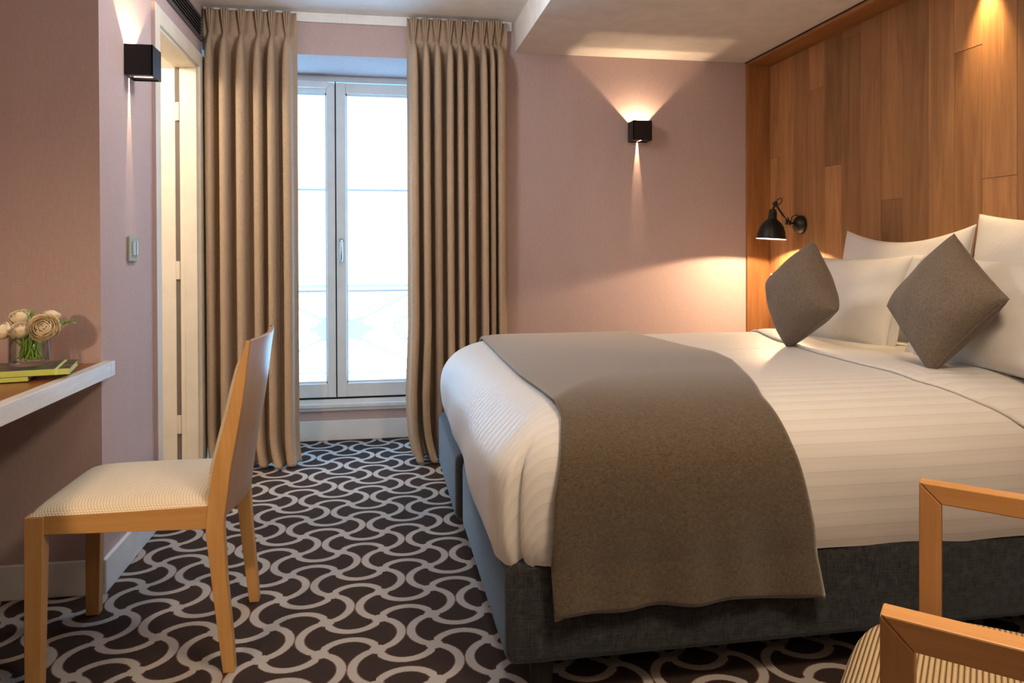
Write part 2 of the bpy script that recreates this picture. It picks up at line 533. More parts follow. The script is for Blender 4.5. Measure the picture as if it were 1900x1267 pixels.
# ------------------------------------------------------------ window
WX0, WX1, WZ0, WZ1 = -0.885, 0.452, 0.226, ZH
frame = empty('window_1', (-0.23, YB + .03, WZ0)); frame['kind'] = 'structure'
fy0, fy1 = YB - .005, YB + .07
obj('window_frame', boxes((WX0, WX1, fy0 + .01, fy1, WZ1 - .035, WZ1), (WX0, WX0 + .035, fy0 + .01, fy1, WZ0, WZ1), (WX1 - .035, WX1, fy0 + .01, fy1, WZ0, WZ1),
                          (WX0, WX1, fy0 + .01, fy1, WZ0 - .005, WZ0 + .022)), M_WHITE, frame, bevel=0.004)
sill = obj('window_sill', boxes((WX0, WX1, YB - .030, YB + .02, 0.196, 0.222), (WX0, WX1, YB - .016, YB + .02, 0.176, 0.196)), M_WHITE, frame, bevel=0.005)
obj('gasket', boxes((WX0 + .03, WX1 - .03, YB + .003, YB + .02, WZ0 + .018, WZ0 + .028), (-0.250, -0.2445, YB + .001, YB + .02, WZ0 + .02, WZ1 - .035)), M_DARK, frame)
Z0, Z1 = WZ0 + .030, WZ1 - .042


def sash(x0, x1, sl, sr):
    s = empty('window_sash', ((x0 + x1) / 2, YB, Z0)); s.parent = frame; s.location = (0, 0, 0)
    s.matrix_parent_inverse = Matrix.Identity(4)
    s.location = Vector(((x0 + x1) / 2, YB, Z0)) - Vector((-0.23, YB + .03, WZ0))
    WORLD[s.name] = Matrix.Translation(((x0 + x1) / 2, YB, Z0))
    a, bt, tp = YB - .006, 0.082, 0.062
    obj('stile', boxes((x0, x0 + sl, a, a + .05, Z0, Z1)), M_WHITE, s, bevel=0.004)
    obj('stile', boxes((x1 - sr, x1, a, a + .05, Z0, Z1)), M_WHITE, s, bevel=0.004)
    obj('rail', boxes((x0 + sl, x1 - sr, a + .002, a + .048, Z0, Z0 + bt)), M_WHITE, s, bevel=0.004)
    obj('rail', boxes((x0 + sl, x1 - sr, a + .002, a + .048, Z1 - tp, Z1)), M_WHITE, s, bevel=0.004)
    gx0, gx1 = x0 + sl - .004, x1 - sr + .004
    # glazing bead
    e = .014
    obj('bead', boxes((gx0, gx0 + e, a + .012, a + .03, Z0 + bt - .004, Z1 - tp + .004), (gx1 - e, gx1, a + .012, a + .03, Z0 + bt - .004, Z1 - tp + .004),
                      (gx0, gx1, a + .012, a + .03, Z0 + bt - .004, Z0 + bt + e), (gx0, gx1, a + .012, a + .03, Z1 - tp - e, Z1 - tp + .004)), M_WHITE, s, bevel=0.003)
    zs = [Z0 + bt, 0.888, 1.494, Z1 - tp]
    for zb in zs[1:3]:
        obj('glazing_bar', boxes((gx0, gx1, a + .030, a + .044, zb - .007, zb + .007)), M_WHITE, s, bevel=0.003)
    for q0, q1 in zip(zs, zs[1:]):
        obj('pane', boxes((gx0 + .003, gx1 - .003, a + .0225, a + .0255, q0, q1)), M_PANE, s)
    return s


sash(WX0 + .034, -0.2505, .05, .048)
sR = sash(-0.2435, WX1 - .034, .056, .05)
# espagnolette handle on the right sash
hb = new(); lathe(hb, [(0, 0), (.013, 0), (.013, .008), (0, .008)], (-0.214, YB - .006, 1.19), 16, (0, -1, 0))
tube(hb, [(-0.214, YB - .010, 1.19), (-0.214, YB - .038, 1.19), (-0.214, YB - .044, 1.18), (-0.214, YB - .044, 1.10), (-0.214, YB - .041, 1.065)], [.006, .0065, .008, .0085, .007], 12)
obj('window_handle', hb, M_STEEL, frame, smooth=True)
# rounded trickle vent on the top frame, left leaf
vb = new(); pts = []
zc_, hh = 2.112, .021
for k in range(9): a = -PI / 2 + PI * k / 8; pts.append((-0.315 + .035 * math.cos(a), zc_ + hh * math.sin(a)))
for k in range(9): a = PI / 2 + PI * k / 8; pts.append((-0.62 + .035 * math.cos(a), zc_ + hh * math.sin(a)))
prism(vb, pts, 'Y', YB - .030, YB - .004)
obj('vent_cover', vb, M_WHITE, frame, bevel=0.005)

# balcony railing outside
rail = empty('balcony_railing', (-0.23, 5.05, 0.1), 'pale wrought-iron balcony railing with crossed bars outside the window', 'railing')
M_IRON = plain('painted_iron', (0.58, 0.42, 0.36), 0.6)
yr = 5.05
obj('handrail', boxes((-1.6, 1.2, yr - .02, yr + .02, 0.893, 0.915)), M_IRON, rail, bevel=.004)
obj('bottom_rail', boxes((-1.6, 1.2, yr - .01, yr + .01, 0.335, 0.350)), M_IRON, rail, bevel=.003)
cx_, cz_ = -0.235, 0.625
for sx in (-1, 1):
    for sz in (-1, 1):
        bq = new(); tube(bq, [(cx_, yr, cz_), (cx_ + sx * .62, yr, cz_ + sz * .315)], .009, 8)
        obj('diagonal_bar', bq, M_IRON, rail, smooth=True)
# ornate centre boss with leaf points
bq = new(); pts = []
for k in range(96):
    a = 2 * PI * k / 96; r = 0.098 + 0.026 * math.cos(2 * a) + 0.012 * math.cos(8 * a) + 0.008 * math.cos(16 * a)
    pts.append((cx_ + 1.45 * r * math.cos(a), cz_ + .95 * r * math.sin(a)))
prism(bq, pts, 'Y', yr - .012, yr + .006); obj('centre_boss', bq, M_IRON, rail)
for xx in (cx_ - .41, cx_ + .41):
    bq = new()
    tube(bq, [(xx + .075 * math.cos(2 * PI * k / 24), yr, cz_ + .075 * math.sin(2 * PI * k / 24)) for k in range(25)], .007, 6, False)
    for k in range(8):
        a = 2 * PI * k / 8; tube(bq, [(xx + .018 * math.cos(a), yr, cz_ + .018 * math.sin(a)), (xx + .066 * math.cos(a), yr, cz_ + .066 * math.sin(a))], [.004, .009], 6)
    obj('rosette', bq, M_IRON, rail, smooth=True)
for xx in (-1.55, 1.15): obj('post', boxes((xx - .012, xx + .012, yr - .012, yr + .012, 0.02, .893)), M_IRON, rail)

# ------------------------------------------------------------ door on the left
dr = empty('door_1', (XL - .05, 3.7, 0)); dr['kind'] = 'structure'
cz, cpr = 0.071, 0.016
obj('casing', boxes((XL, XL + cpr, DO0 - cz, DO0 - .004, 0, DOZ + cz)), M_CREAM, dr, bevel=.001)
obj('casing_edge_shade', boxes((XL, XL + cpr - .001, DO0 - cz - .003, DO0 - cz, 0, DOZ + cz)), M_WALL, dr)  # wall colour here stands in for shade on the cream casing's near edge
obj('casing', boxes((XL, XL + cpr, DO1 + .012, DO1 + .012 + cz + .05, 0, DOZ + cz)), M_CREAM, dr, bevel=.004)
obj('casing', boxes((XL, XL + cpr, DO0 - .004, DO1 + .012, DOZ - .0, DOZ + cz)), M_CREAM, dr, bevel=.004)
obj('jamb', boxes((XL - .104, XL + .004, DO0 - .012, DO0 + .004, 0, DOZ)), M_CREAM, dr)
obj('jamb', boxes((XL - .078, XL + .004, DO1 - .010, DO1 + .02, 0, DOZ), (XL - .052, XL + .004, DO1 - .022, DO1 - .010, 0, DOZ - .0)), M_CREAM, dr, bevel=.002)
obj('jamb', boxes((XL - .104, XL + .004, DO0 + .004, DO1 - .010, DOZ - .014, DOZ)), M_CREAM, dr)
leaf = obj('door_leaf', boxes((XL - .76, XL - .100, DO1 - .005, DO1 + .035, 0.008, DOZ - .02)), M_CREAM, dr, bevel=.003)
for zh in (0.26, 1.03, 1.82):
    hb = new(); tube(hb, [(XL - .086, DO1 - .010, zh - .045), (XL - .086, DO1 - .010, zh + .045)], .007, 10)
    box(hb, XL - .10, XL - .072, DO1 - .006, DO1 - .003, zh - .045, zh + .045)
    obj('hinge', hb, M_CREAM, dr)
obj('gap_shade_strip', boxes((XL - .1001, XL - .078, DO1 - .003, DO1 + .0, 0, DOZ - .014)), plain('gap_shadow_paint', (.16, .13, .11), .8), dr)  # dark strip standing in for the shade between jamb and leaf

# ------------------------------------------------------------ air vent grille
vg = empty('air_grille', (XL, 3.8, 2.20), 'long grey slatted air vent grille high on the left wall above the door', 'vent')
y0, y1, z0, z1 = 3.25, 4.13, 2.200, 2.322
obj('backing', boxes((XL, XL + .003, y0 + .01, y1 - .01, z0 + .01, z1 - .01)), M_DARK, vg)
obj('grille_frame', boxes((XL, XL + .012, y0, y1, z0, z0 + .010), (XL, XL + .012, y0, y1, z1 - .010, z1), (XL, XL + .012, y0, y0 + .012, z0, z1), (XL, XL + .012, y1 - .012, y1, z0, z1)), M_GREY, vg, bevel=.001)
slat = None
for k in range(6):
    zc_ = z0 + .019 + k * .0168
    bq = new(); prism(bq, [(XL + .003, zc_ + .004), (XL + .003, zc_ + .0055), (XL + .011, zc_ - .001), (XL + .011, zc_ - .004)], 'Y', y0 + .012, y1 - .012)
    obj('slat', bq, M_GREY, vg)


# ------------------------------------------------------------ box sconces
def sconce(loc, rz, label, energy):
    t = empty('wall_sconce', loc, label, 'wall lamp', 'black cube up and down lights', rz)
    h, T, D = .055, .004, .096
    b = boxes((-h, h, -D, -D + T, -h, h), (-h, -h + T, -D, -.003, -h, h), (h - T, h, -D, -.003, -h, h),
              (-h, h, -.004, 0, -h, h))
    obj('housing', b, M_BLACK, t, local=True)
    g = boxes((-h + T, -.0032, -D + T, -.004, -h + .006, -h + .008), (.0032, h - T, -D + T, -.004, -h + .006, -h + .008))
    obj('slotted_plate', g, M_GREY, t, local=True, label='grey plate with a light slot')
    g = boxes((.0033, .0048, -.080, -.016, -h + .0040, -h + .0058))
    obj('light_slot', g, M_GLOW, t, local=True, label='glowing slot')
    g = boxes((-.03, .03, -.086, -.020, -.012, -.008))
    obj('lamp_plate', g, M_INNER, t, local=True)
    m = Matrix.Translation(loc) @ Matrix.Rotation(rz, 4, 'Z')
    light('POINT', 'sconce_up', m @ Vector((0, -.040, .002)), energy * .9, WARM, .004)
    light('POINT', 'sconce_up', m @ Vector((0, -.080, .002)), energy * 1.3, WARM, .004)
    l2 = light('POINT', 'sconce_down', m @ Vector((0, -.065, -.018)), energy * 1.6, WARM, .0010)
    return t


sconce((1.466, YW, 1.798), 0, 'black cube wall lamp on the pink far wall between curtain and oak panelling', 4.0)
sconce((XL, 2.985, 1.806), PI / 2, 'black cube wall lamp on the left wall beside the door frame', 5.5)

# ------------------------------------------------------------ light switch
sw = empty('light_switch', (XL, 2.985, 1.085), 'small clear and grey glass light switch on the left wall under the cube lamp', 'switch')
M_SWP = plain('switch_pale_glass', (.42, .52, .50), .12)
obj('back_plate', boxes((XL, XL + .006, 2.947, 3.033, 1.086, 1.171)), plain('switch_grey', (.50, .52, .50), .35), sw, bevel=.002)
obj('cover_plate', boxes((XL + .006, XL + .012, 2.943, 3.037, 1.082, 1.175)), M_SWP, sw, bevel=.002)
for ya, yb in ((2.965, 2.985), (2.995, 3.015)):
    obj('rocker', boxes((XL + .012, XL + .019, ya, yb, 1.103, 1.155)), plain('rocker_steel', (.55, .60, .58), .25, .6), sw, bevel=.002)

# ------------------------------------------------------------ curtains
tr_ = empty('curtain_track', (-0.1, 4.10, 2.365), 'thin white ceiling curtain track above the window', 'curtain track')
obj('track_rail', boxes((-.885, .735, 4.172, 4.186, 2.340, 2.390)), M_WHITE, tr_, bevel=.002)
obj('track_joint', boxes((-.185, -.160, 4.166, 4.172, 2.338, 2.390)), M_WHITE, tr_, bevel=.002)


def curtain(xl, xr, pleats, zt0, zt1, label, inner, seed, A=0.10, K=.20):
    rnd = random.Random(seed)
    root = empty('curtain', ((xl + xr) / 2, 4.10, 0.0), label, 'curtain', 'pleated beige curtains at the window')
    NQ = 36
    n = len(pleats)
    mids = [xl] + [(a + b) / 2 for a, b in zip(pleats, pleats[1:])] + [xr]
    cols = []
    for k, c in enumerate(pleats):
        for i in range(NQ + (1 if k == n - 1 else 0)):
            cols.append((k, -1 + 2 * i / NQ))
    ph = [rnd.uniform(-1, 1) for _ in range(n)]; am = [rnd.uniform(.88, 1.10) for _ in range(n)]
    rows = [0, .012, .03, .06, .10, .15, .22, .35, .5, .7, .9, 1.1, 1.3, 1.5, 1.65, 1.75, 1.83, 1.9, 1.95, 2.0, 2.04, 2.07, 2.10, 2.13, 2.155, 2.175, 2.195, 2.21, 2.222, 2.232, 2.24, 2.248, 2.256, 2.266, 2.28, 2.30, 2.32, 2.34, 2.36]
    b = new(); V = []
    for (k, q) in cols:
        c, ml, mr = pleats[k], mids[k], mids[k + 1]
        ztop = zt0 + (zt1 - zt0) * (c - xl) / (xr - xl)
        col = []
        for z_ in rows:
            z = .014 + (z_ / 2.36) * (ztop - .014)
            zp = ztop - .116
            hwl, hwr = c - ml, mr - c; hw = hwl if q < 0 else hwr
            xo = c + hw * q + K * hw * math.sin(2 * PI * q)
            xo += .006 * ph[k] * math.sin(z * 1.3 + ph[k] * 3) * (1 - abs(q))
            cq = .5 + .5 * math.cos(PI * q)
            do = A * am[k] * cq ** .75 + .006
            # pinched heading: a fan of three folds above the pinch, a bud below it
            s = max(0, (z - zp) / .116)
            wf = .0065 + .0145 * s ** .8
            if abs(q) <= .5:
                p = q / .5
                xp = c + wf * p
                lob = abs(math.cos(1.5 * PI * p)) ** .6
                dp = .040 + .022 * lob * min(1, .35 + s) - .012 * (1 - (1 - p * p) ** .5)
            else:
                t = (abs(q) - .5) / .5; edge = c + math.copysign(wf * 1.02, q); mid = ml if q < 0 else mr
                xp = edge + (mid - edge) * t
                dp = .016 + .016 * math.sin(t * PI / 2)
            dn = max(0, zp - z)
            bl = 1 - math.exp(-(dn / .055) ** 1.3) if dn > 0 else 0
            bx_ = 1 - math.exp(-(dn / .085) ** 1.2) if dn > 0 else 0
            x = xp * (1 - bx_) + xo * bx_; d = dp * (1 - bl) + do * bl
            kb = max(0, 1 - z / .20) ** 2
            x += kb * inner * (.026 + .010 * math.sin(k * 2.1)); d += kb * (.020 * math.sin(k * 1.7 + 1) + .014)
            kb2 = sm(1 - abs(z - .35) / .35)
            side = (k > n - 3) if inner < 0 else (k < 2)
            x += -abs(inner) * kb2 * .014 * (1 if (k < 2 and xl > 0) else 0)
            y = min(4.172 - d, 4.166)
            col.append(b.verts.new((x, y, z)))
        V.append(col)
    for i in range(len(V) - 1):
        for j in range(len(rows) - 1): b.faces.new((V[i][j], V[i + 1][j], V[i + 1][j + 1], V[i][j + 1]))
    o = obj('curtain_panel', b, M_CURTAIN, root, smooth=True)
    so = o.modifiers.new('thick', 'SOLIDIFY'); so.thickness = .003; so.offset = 0
    return root


f411 = lambda p: (p)
PL = [-0.846, -0.774, -0.691, -0.606, -0.539, -0.464]
PR = [0.194, 0.257, 0.318, 0.387, 0.438, 0.497, 0.566, 0.613, 0.655]
curtain(-0.880, -0.415, PL, 2.372, 2.372, 'pinch-pleated beige curtain left of the window, nearest the door', +1.0, 3, .105, .19)
curtain(0.158, 0.705, PR, 2.374, 2.374, 'pinch-pleated beige curtain right of the window, behind the bed foot', +1.0, 5, .150, .27)

# ------------------------------------------------------------ bed
BX0, BX1, BY0, BY1 = 0.300, 2.270, 1.800, 3.672
bed = empty('bed', (1.3, 2.73, 0), 'large double bed with white striped duvet on two charcoal bases', 'bed')


def base_box(x0, y0, y1):
    return obj('bed_base', boxes((x0, BX1, y0, y1, .093, .352)), M_BASE, bed, bevel=.032, seg=5, smooth=True)


base_box(.302, 1.812, 2.815); base_box(.282, 2.845, 3.672)
for lx, ly in ((.40, 1.872), (.40, 3.58), (2.1, 1.872), (2.1, 3.58), (.40, 2.72), (.40, 2.95)):
    bq = new(); lathe(bq, [(0, 0), (.027, 0), (.032, .10), (0, .10)], (lx, ly, 0), 20)
    obj('leg', bq, M_LEGB, bed, smooth=False)

# duvet surface: profile of (inset from the edge, height)
PROF = [(.012, .338), (.002, .365), (-.008, .41)]
for _i in range(0, 31):
    _t = (_i / 30) ** 2
    PROF.append((-.012 + .44 * _t, .47 + .264 * (1 - (1 - _t) ** 2.7) ** (1 / 2.7)))
PROF.append((.935, .736))
ARC = [0.0]
for (a, za), (c, zc2) in zip(PROF, PROF[1:]): ARC.append(ARC[-1] + math.hypot(c - a, zc2 - za))


def top_z(inset):
    if inset <= -.012: return .47
    return interp(inset, PROF[3:])


def outline():
    R_ = .105; pts = []
    xs = [BX1 - (BX1 - BX0 - R_) * i / 40 for i in range(41)]
    for x in xs: pts.append(((x, BY0), (0, -1)))
    for k in range(1, 24):
        a = -PI / 2 - (PI / 2) * k / 24
        pts.append(((BX0 + R_ + R_ * math.cos(a), BY0 + R_ + R_ * math.sin(a)), (math.cos(a), math.sin(a))))
    for i in range(31): pts.append(((BX0, BY0 + R_ + (BY1 - BY0 - 2 * R_) * i / 30), (-1, 0)))
    for k in range(1, 12):
        a = PI - (PI / 2) * k / 12
        pts.append(((BX0 + R_ + R_ * math.cos(a), BY1 - R_ + R_ * math.sin(a)), (math.cos(a), math.sin(a))))
    for x in xs[::-1]: pts.append(((x, BY1), (0, 1)))
    return pts


OUT = outline()
b = new(); lay = b.loops.layers.uv.verify(); RG = []; UVS = []
# denser profile by interpolation along the arc
def prof_at(s):
    return interp(s, [(ARC[i], PROF[i][0]) for i in range(len(PROF))]), interp(s, [(ARC[i], PROF[i][1]) for i in range(len(PROF))])


SS = [i * .018 for i in range(28)] + [.52, .56, .62, .70, .80, .92, 1.05, ARC[-1]]
ins45 = prof_at(.45)[0]
for s_ in SS:
    ins, z = prof_at(min(s_, ARC[-1])); ring = []; ur = []
    for idx, ((x, y), (nx, ny)) in enumerate(OUT):
        sx, sy = min(max(x, BX0 + .935), BX1), (BY0 + BY1) / 2
        t = max(ins, 0) / .936
        d = 0.0 if ins > 0 else -ins
        px = x + (sx - x) * t + nx * d; py = y + (sy - y) * t + ny * d
        zz = z
        # hem wave and tucked corner
        low = max(0, 1 - (z - .335) / .08) if z < .415 else 0
        along = x if abs(ny) > .5 else y
        wv = math.sin(along * 11) * .5 + math.sin(along * 23 + 1) * .3
        zz += low * .006 * wv
        if abs(ny) > .9 and ny < 0: zz += low * interp(x, [(.3, .008), (1.1, -.004), (1.4, -.013), (2.27, -.010)])
        tuck = sm((.66 - z) / .10)
        # near corner: foot cloth folded round onto the near side, ending in a crease
        if 46 <= idx <= 84:
            if True:
                g = sm((idx - 51.2) / 1.2) * sm((84 - idx) / 16)
                push = .024 * tuck * g
                px += nx * push; py += ny * push
                crease = math.exp(-((idx - 51) / .9) ** 2) * .020 * tuck
                px -= nx * crease; py -= ny * crease
        px += nx * .004 * tuck * math.sin(along * 9 + z * 14); py += ny * .004 * tuck * math.sin(along * 9 + z * 14)
        ring.append(b.verts.new((px, py, zz)))
        vv = py if s_ > .45 else (y + (sy - y) * (ins45 / .936)) + ny * (.45 - s_)
        ur.append((px + nx * (.5 - z), vv))
    RG.append(ring); UVS.append(ur)
for r in range(len(RG) - 1):
    for k in range(len(OUT) - 1):
        q = [(r, k), (r, k + 1), (r + 1, k + 1), (r + 1, k)]
        vv = [RG[a][c] for a, c in q]
        try: f = b.faces.new(vv)
        except ValueError: continue
        for l, (a, c) in zip(f.loops, q): l[lay].uv = UVS[a][c]
duvet = obj('duvet', b, M_DUVET, bed, smooth=True)

# turned down sheet near the pillows
FOLD = [(1.70, 1.93), (1.80, 1.82), (1.826, 1.757), (1.90, 1.66), (2.02, 1.575), (2.25, 1.565), (2.54, 1.583), (3.0, 1.66), (3.61, 1.846), (3.7, 1.87)]


def sheet(u, v, lift=0.0):
    L = ARC[-1] - .16
    sgn = v * 2 - 1; aa = abs(sgn) * L
    ins, z = prof_at(ARC[-1] - aa)
    y = BY0 + ins if sgn < 0 else BY1 - ins
    x0 = interp(y if ins > .01 else (1.80 - (.62 - z) * .6 if sgn < 0 else y), FOLD); x = x0 + (BX1 - x0) * u
    up_ = sm((z - .60) / .08); t = .005 + .009 * sm(u * 12) * (1 - .6 * sm((u - .12) * 4)) + lift
    return (x, y + (-1 if sgn < 0 else 1) * (t + .004) * (1 - up_), z + t * up_)


b = new(); grid(b, sheet, 30, 90, uv=lambda u, v: (u, BY0 + (BY1 - BY0) * v))
sh = obj('turned_down_sheet', b, M_DUVET, bed, smooth=True)
so = sh.modifiers.new('t', 'SOLIDIFY'); so.thickness = .005; so.offset = -1
bq = new(); tube(bq, [sheet(0, i / 90, .001) for i in range(91)], .0055, 8)
obj('sheet_hem', bq, M_PILLOW, bed, smooth=True)

# bed throw
YC_ = (BY0 + BY1) / 2


def throw_pt(u, v):
    """v 0 = far hanging end, 1 = near hanging end"""
    Ltop = YC_ - BY0 ; tot_side = ARC[-1]; hang = .115
    L = tot_side + hang
    s = (v * 2 - 1); side = -1 if s >= 0 else 1; a = abs(s) * L      # distance from the centre line
    if side > 0: a = min(a, L)
    if a < tot_side: ins, z = prof_at(tot_side - a)
    else: ins, z = .010, .338 - (a - tot_side)
    y = (BY0 + ins) if side < 0 else (BY1 - ins)
    if side < 0:
        xl = interp(a, [(0, .452), (.30, .448), (.60, .455), (.85, .458), (.95, .435), (1.05, .412), (1.2, .405), (1.45, .420), (1.6, .425)])
        xr = interp(a, [(0, 1.170), (.15, 1.195), (.35, 1.165), (.60, 1.085), (.80, 1.035), (.95, 1.045), (1.15, 1.085), (1.45, 1.138), (1.6, 1.142)])
    else:
        xl = interp(a, [(0, .452), (.5, .462), (.9, .470), (1.5, .47)]); xr = interp(a, [(0, 1.170), (.3, 1.15), (.9, 1.12), (1.5, 1.12)])
    x = xl + (xr - xl) * u
    n_out = .010
    # follow the duvet's drop towards the foot
    ix = x - BX0
    if a < tot_side: z = min(z, top_z(ix))
    up_ = sm((z - .60) / .08)
    z += n_out * up_; y += (-1 if side < 0 else 1) * (n_out + .006) * (1 - up_)
    h = sm((.55 - z) / .3)
    if side < 0:
        y -= h * (.006 * math.sin(u * 13 + 1) + .004 * math.sin(u * 29) + .008)
        y -= .010 * sm((x - 1.0) / .1) * h
        z += sm((a - tot_side) / .1) * (.004 * math.sin(u * 21) + (.008 * (1 - abs(2 * u - 1)) ** .5))
        if a > tot_side and u < .03: z -= .004
        if a > tot_side and u > .97: z -= .006
    return (x, y, z)


b = new(); grid(b, throw_pt, 60, 170)
th = obj('bed_throw', b, M_THROW, None, smooth=True)
so = th.modifiers.new('t', 'SOLIDIFY'); so.thickness = .005; so.offset = 1
tag(th, 'taupe woven bed runner draped across the foot of the white bed', 'throw')


# ------------------------------------------------------------ pillows and cushions
def pillow_mesh(cn, wv, uv_, hw, hh_, T, conc=.10, sag=0.0, flange=None, wr=0.0, seed=1, n=26, powr=.42):
    """cn centre, wv width unit vector, uv_ up unit vector"""
    rnd = random.Random(seed)
    cn, wv, uv_ = Vector(cn), Vector(wv).normalized(), Vector(uv_).normalized()
    nv = wv.cross(uv_).normalized()
    b = new()
    phs = [rnd.uniform(0, 6) for _ in range(6)]

    def P(a, c, side):
        x = a * hw * (1 - conc * (1 - c * c)); z = c * hh_ * (1 - conc * (1 - a * a))
        if c > 0: z -= sag * (1 - a * a) * c
        t = T * (max(0, (1 - a * a) * (1 - c * c))) ** powr
        t += wr * t / T * (math.sin(a * 7 + phs[0] + c * 3) + .7 * math.sin(c * 9 + phs[1] - a * 4))
        return cn + wv * x + uv_ * z + nv * t * side
    for side in (1, -1):
        grid(b, lambda u, v, s=side: P(math.sin((u - .5) * PI), math.sin((v - .5) * PI), s), n, n)
    bmesh.ops.remove_doubles(b, verts=b.verts, dist=1e-5)
    edge = []
    for k in range(n * 4):
        q = k / n
        if q < 1: a, c = -1 + 2 * q, -1
        elif q < 2: a, c = 1, -1 + 2 * (q - 1)
        elif q < 3: a, c = 1 - 2 * (q - 2), 1
        else: a, c = -1, 1 - 2 * (q - 3)
        edge.append(P(a, c, 1))
    edge.append(edge[0])
    fl = []
    for sgn in (flange or ()):
        fb = new()

        def FP(u, v, s=sgn):
            c = -1 + 2 * v
            p0 = P(s, c, 1)
            return p0 + wv * s * (.052 * u - .006) + nv * (.005 * math.sin(c * 7 + phs[2]) * u)
        grid(fb, FP, 3, 20); fl.append(fb)
    return b, edge, fl


def pillow(name, label, cat, group, mat, *a, piping=True, **k):
    b, edge, fl = pillow_mesh(*a, **k)
    cn = Vector(a[0])
    root = empty(name, (cn.x, cn.y, .735), label, cat, group)
    obj('filling' if name == 'cushion' else 'pillow_body', b, mat, root, smooth=True)
    if piping:
        bq = new(); tube(bq, edge, .0022, 6, False); obj('seam', bq, mat, root, smooth=True)
    for fb in fl:
        f = obj('flange', fb, mat, root, smooth=True)
        s = f.modifiers.new('t', 'SOLIDIFY'); s.thickness = .003
    return root


WHG = 'white bed pillows'
pillow('pillow', 'large white pillow leaning on the oak wall, left of the two rear ones', 'pillow', WHG, M_PILLOW,
       (2.165, 2.895, .965), (0, -1, 0.0), (.13, 0, 1), .395, .245, .085, .05, .05, None, .006, seed=2)
pillow('pillow', 'large white pillow leaning on the oak wall, right rear at the picture edge', 'pillow', WHG, M_PILLOW,
       (2.160, 2.095, .985), (0, -1, 0), (.13, 0, 1), .385, .262, .085, .05, .03, None, .006, seed=4)
pillow('pillow', 'white pillow with flat border behind the left taupe cushion', 'pillow', WHG, M_PILLOW,
       (1.965, 2.965, .905), (.10, -1, 0), (.34, 0, 1), .315, .200, .085, .07, .01, (1, -1), .005, seed=6)
pillow('pillow', 'white pillow behind the right taupe cushion, cut by the picture edge', 'pillow', WHG, M_PILLOW,
       (1.945, 2.085, .905), (.0, -1, 0), (.34, 0, 1), .355, .195, .095, .07, .01, (-1,), .005, seed=8)


def cushion4(pts, T, label, seed):
    top, lf, rg, bt = (Vector(p) for p in pts)
    cn = (top + lf + rg + bt) / 4
    # square axes: from bottom-left edge mid etc.
    wv = ((rg - bt) + (top - lf)).normalized(); uu = ((lf - bt) + (top - rg)).normalized()
    # corners: (-1,-1)=bottom (1,-1)=right (1,1)=top (-1,1)=left
    hw = ((rg - bt).length + (top - lf).length) / 4; hh_ = ((lf - bt).length + (top - rg).length) / 4
    b, edge, _ = pillow_mesh(cn, wv, uu, hw, hh_, T, .055, 0, None, .003, seed, 30, .42)
    # (skew is kept because wv and uu are not forced square)
    root = empty('cushion', (cn.x, cn.y, .735), label, 'cushion', 'taupe square cushions on their points')
    obj('filling', b, M_CUSH, root, smooth=True)
    bq = new(); tube(bq, edge, .0028, 6, False); obj('seam', bq, M_CUSH, root, smooth=True)


cushion4([(1.651, 2.693, 1.151), (1.602, 2.946, .978), (1.640, 2.516, .896), (1.591, 2.770, .728)], .105, 'taupe square cushion standing on its point, nearer the reading lamp', 11)
cushion4([(1.825, 2.168, 1.164), (1.732, 2.368, .919), (1.782, 1.907, .968), (1.690, 2.106, .728)], .092, 'taupe square cushion standing on its point, right of the other', 12)

# ------------------------------------------------------------ reading lamp on the oak wall
rl = empty('reading_lamp', (XV, 3.82, 1.26), 'black adjustable wall reading lamp with bell shade on the oak panelling', 'wall lamp')
b = new(); lathe(b, [(0, 0), (.050, 0), (.052, .006), (.050, .018), (.040, .034), (.022, .044), (0, .046)], (XV - .0005, 3.82, 1.26), 28, (-1, 0, 0))
obj('wall_mount', b, M_BLACK, rl, smooth=True)
J1, J2 = Vector((2.190, 3.81, 1.268)), Vector((2.108, 3.80, 1.372))
b = new(); tube(b, [(XV - .03, 3.82, 1.262), J1], .008, 10); lathe(b, [(0, -.014), (.012, -.014), (.012, .014), (0, .014)], J1, 14, (0, 1, 0))
tube(b, [J1 + Vector((.006, 0, .004)), J1 + Vector((-.004, 0, .032))], .004, 8)
obj('elbow', b, M_BLACK, rl, smooth=True)
b = new(); tube(b, [J1, J2], .0055, 10); obj('arm', b, M_BLACK, rl, smooth=True)
b = new(); lathe(b, [(0, -.012), (.011, -.012), (.011, .012), (0, .012)], J2, 14, (0, 1, 0)); tube(b, [J2, (2.094, 3.80, 1.335)], .006, 10)
obj('shade_joint', b, M_BLACK, rl, smooth=True)
ax = Vector((-.07, 0.0, -1)).normalized(); top = Vector((2.095, 3.80, 1.342))
prof = [(0, 0), (.012, 0), (.021, .006), (.023, .048), (.027, .056), (.046, .072), (.061, .094), (.070, .120), (.0755, .152), (.078, .160)]
b = new(); lathe(b, prof + [(.0765, .160), (.073, .150), (.067, .120), (.058, .096), (.043, .076), (.02, .062), (0, .060)], top, 40, ax)
shade = obj('lamp_shade', b, M_BLACK, rl, smooth=True)
b = new(); lathe(b, [(.0755, .1595), (.0722, .150), (.0662, .120), (.0572, .097), (.042, .0775), (.02, .064), (0, .062)], top, 40, ax)
obj('reflector', b, M_INNER, shade, smooth=True, label='white inside of the shade')
b = new(); c0 = top + ax * .112
lathe(b, [(0, -.022), (.012, -.018), (.017, 0), (.012, .016), (0, .021)], c0, 16, ax); obj('bulb', b, M_BULB, shade, smooth=True)
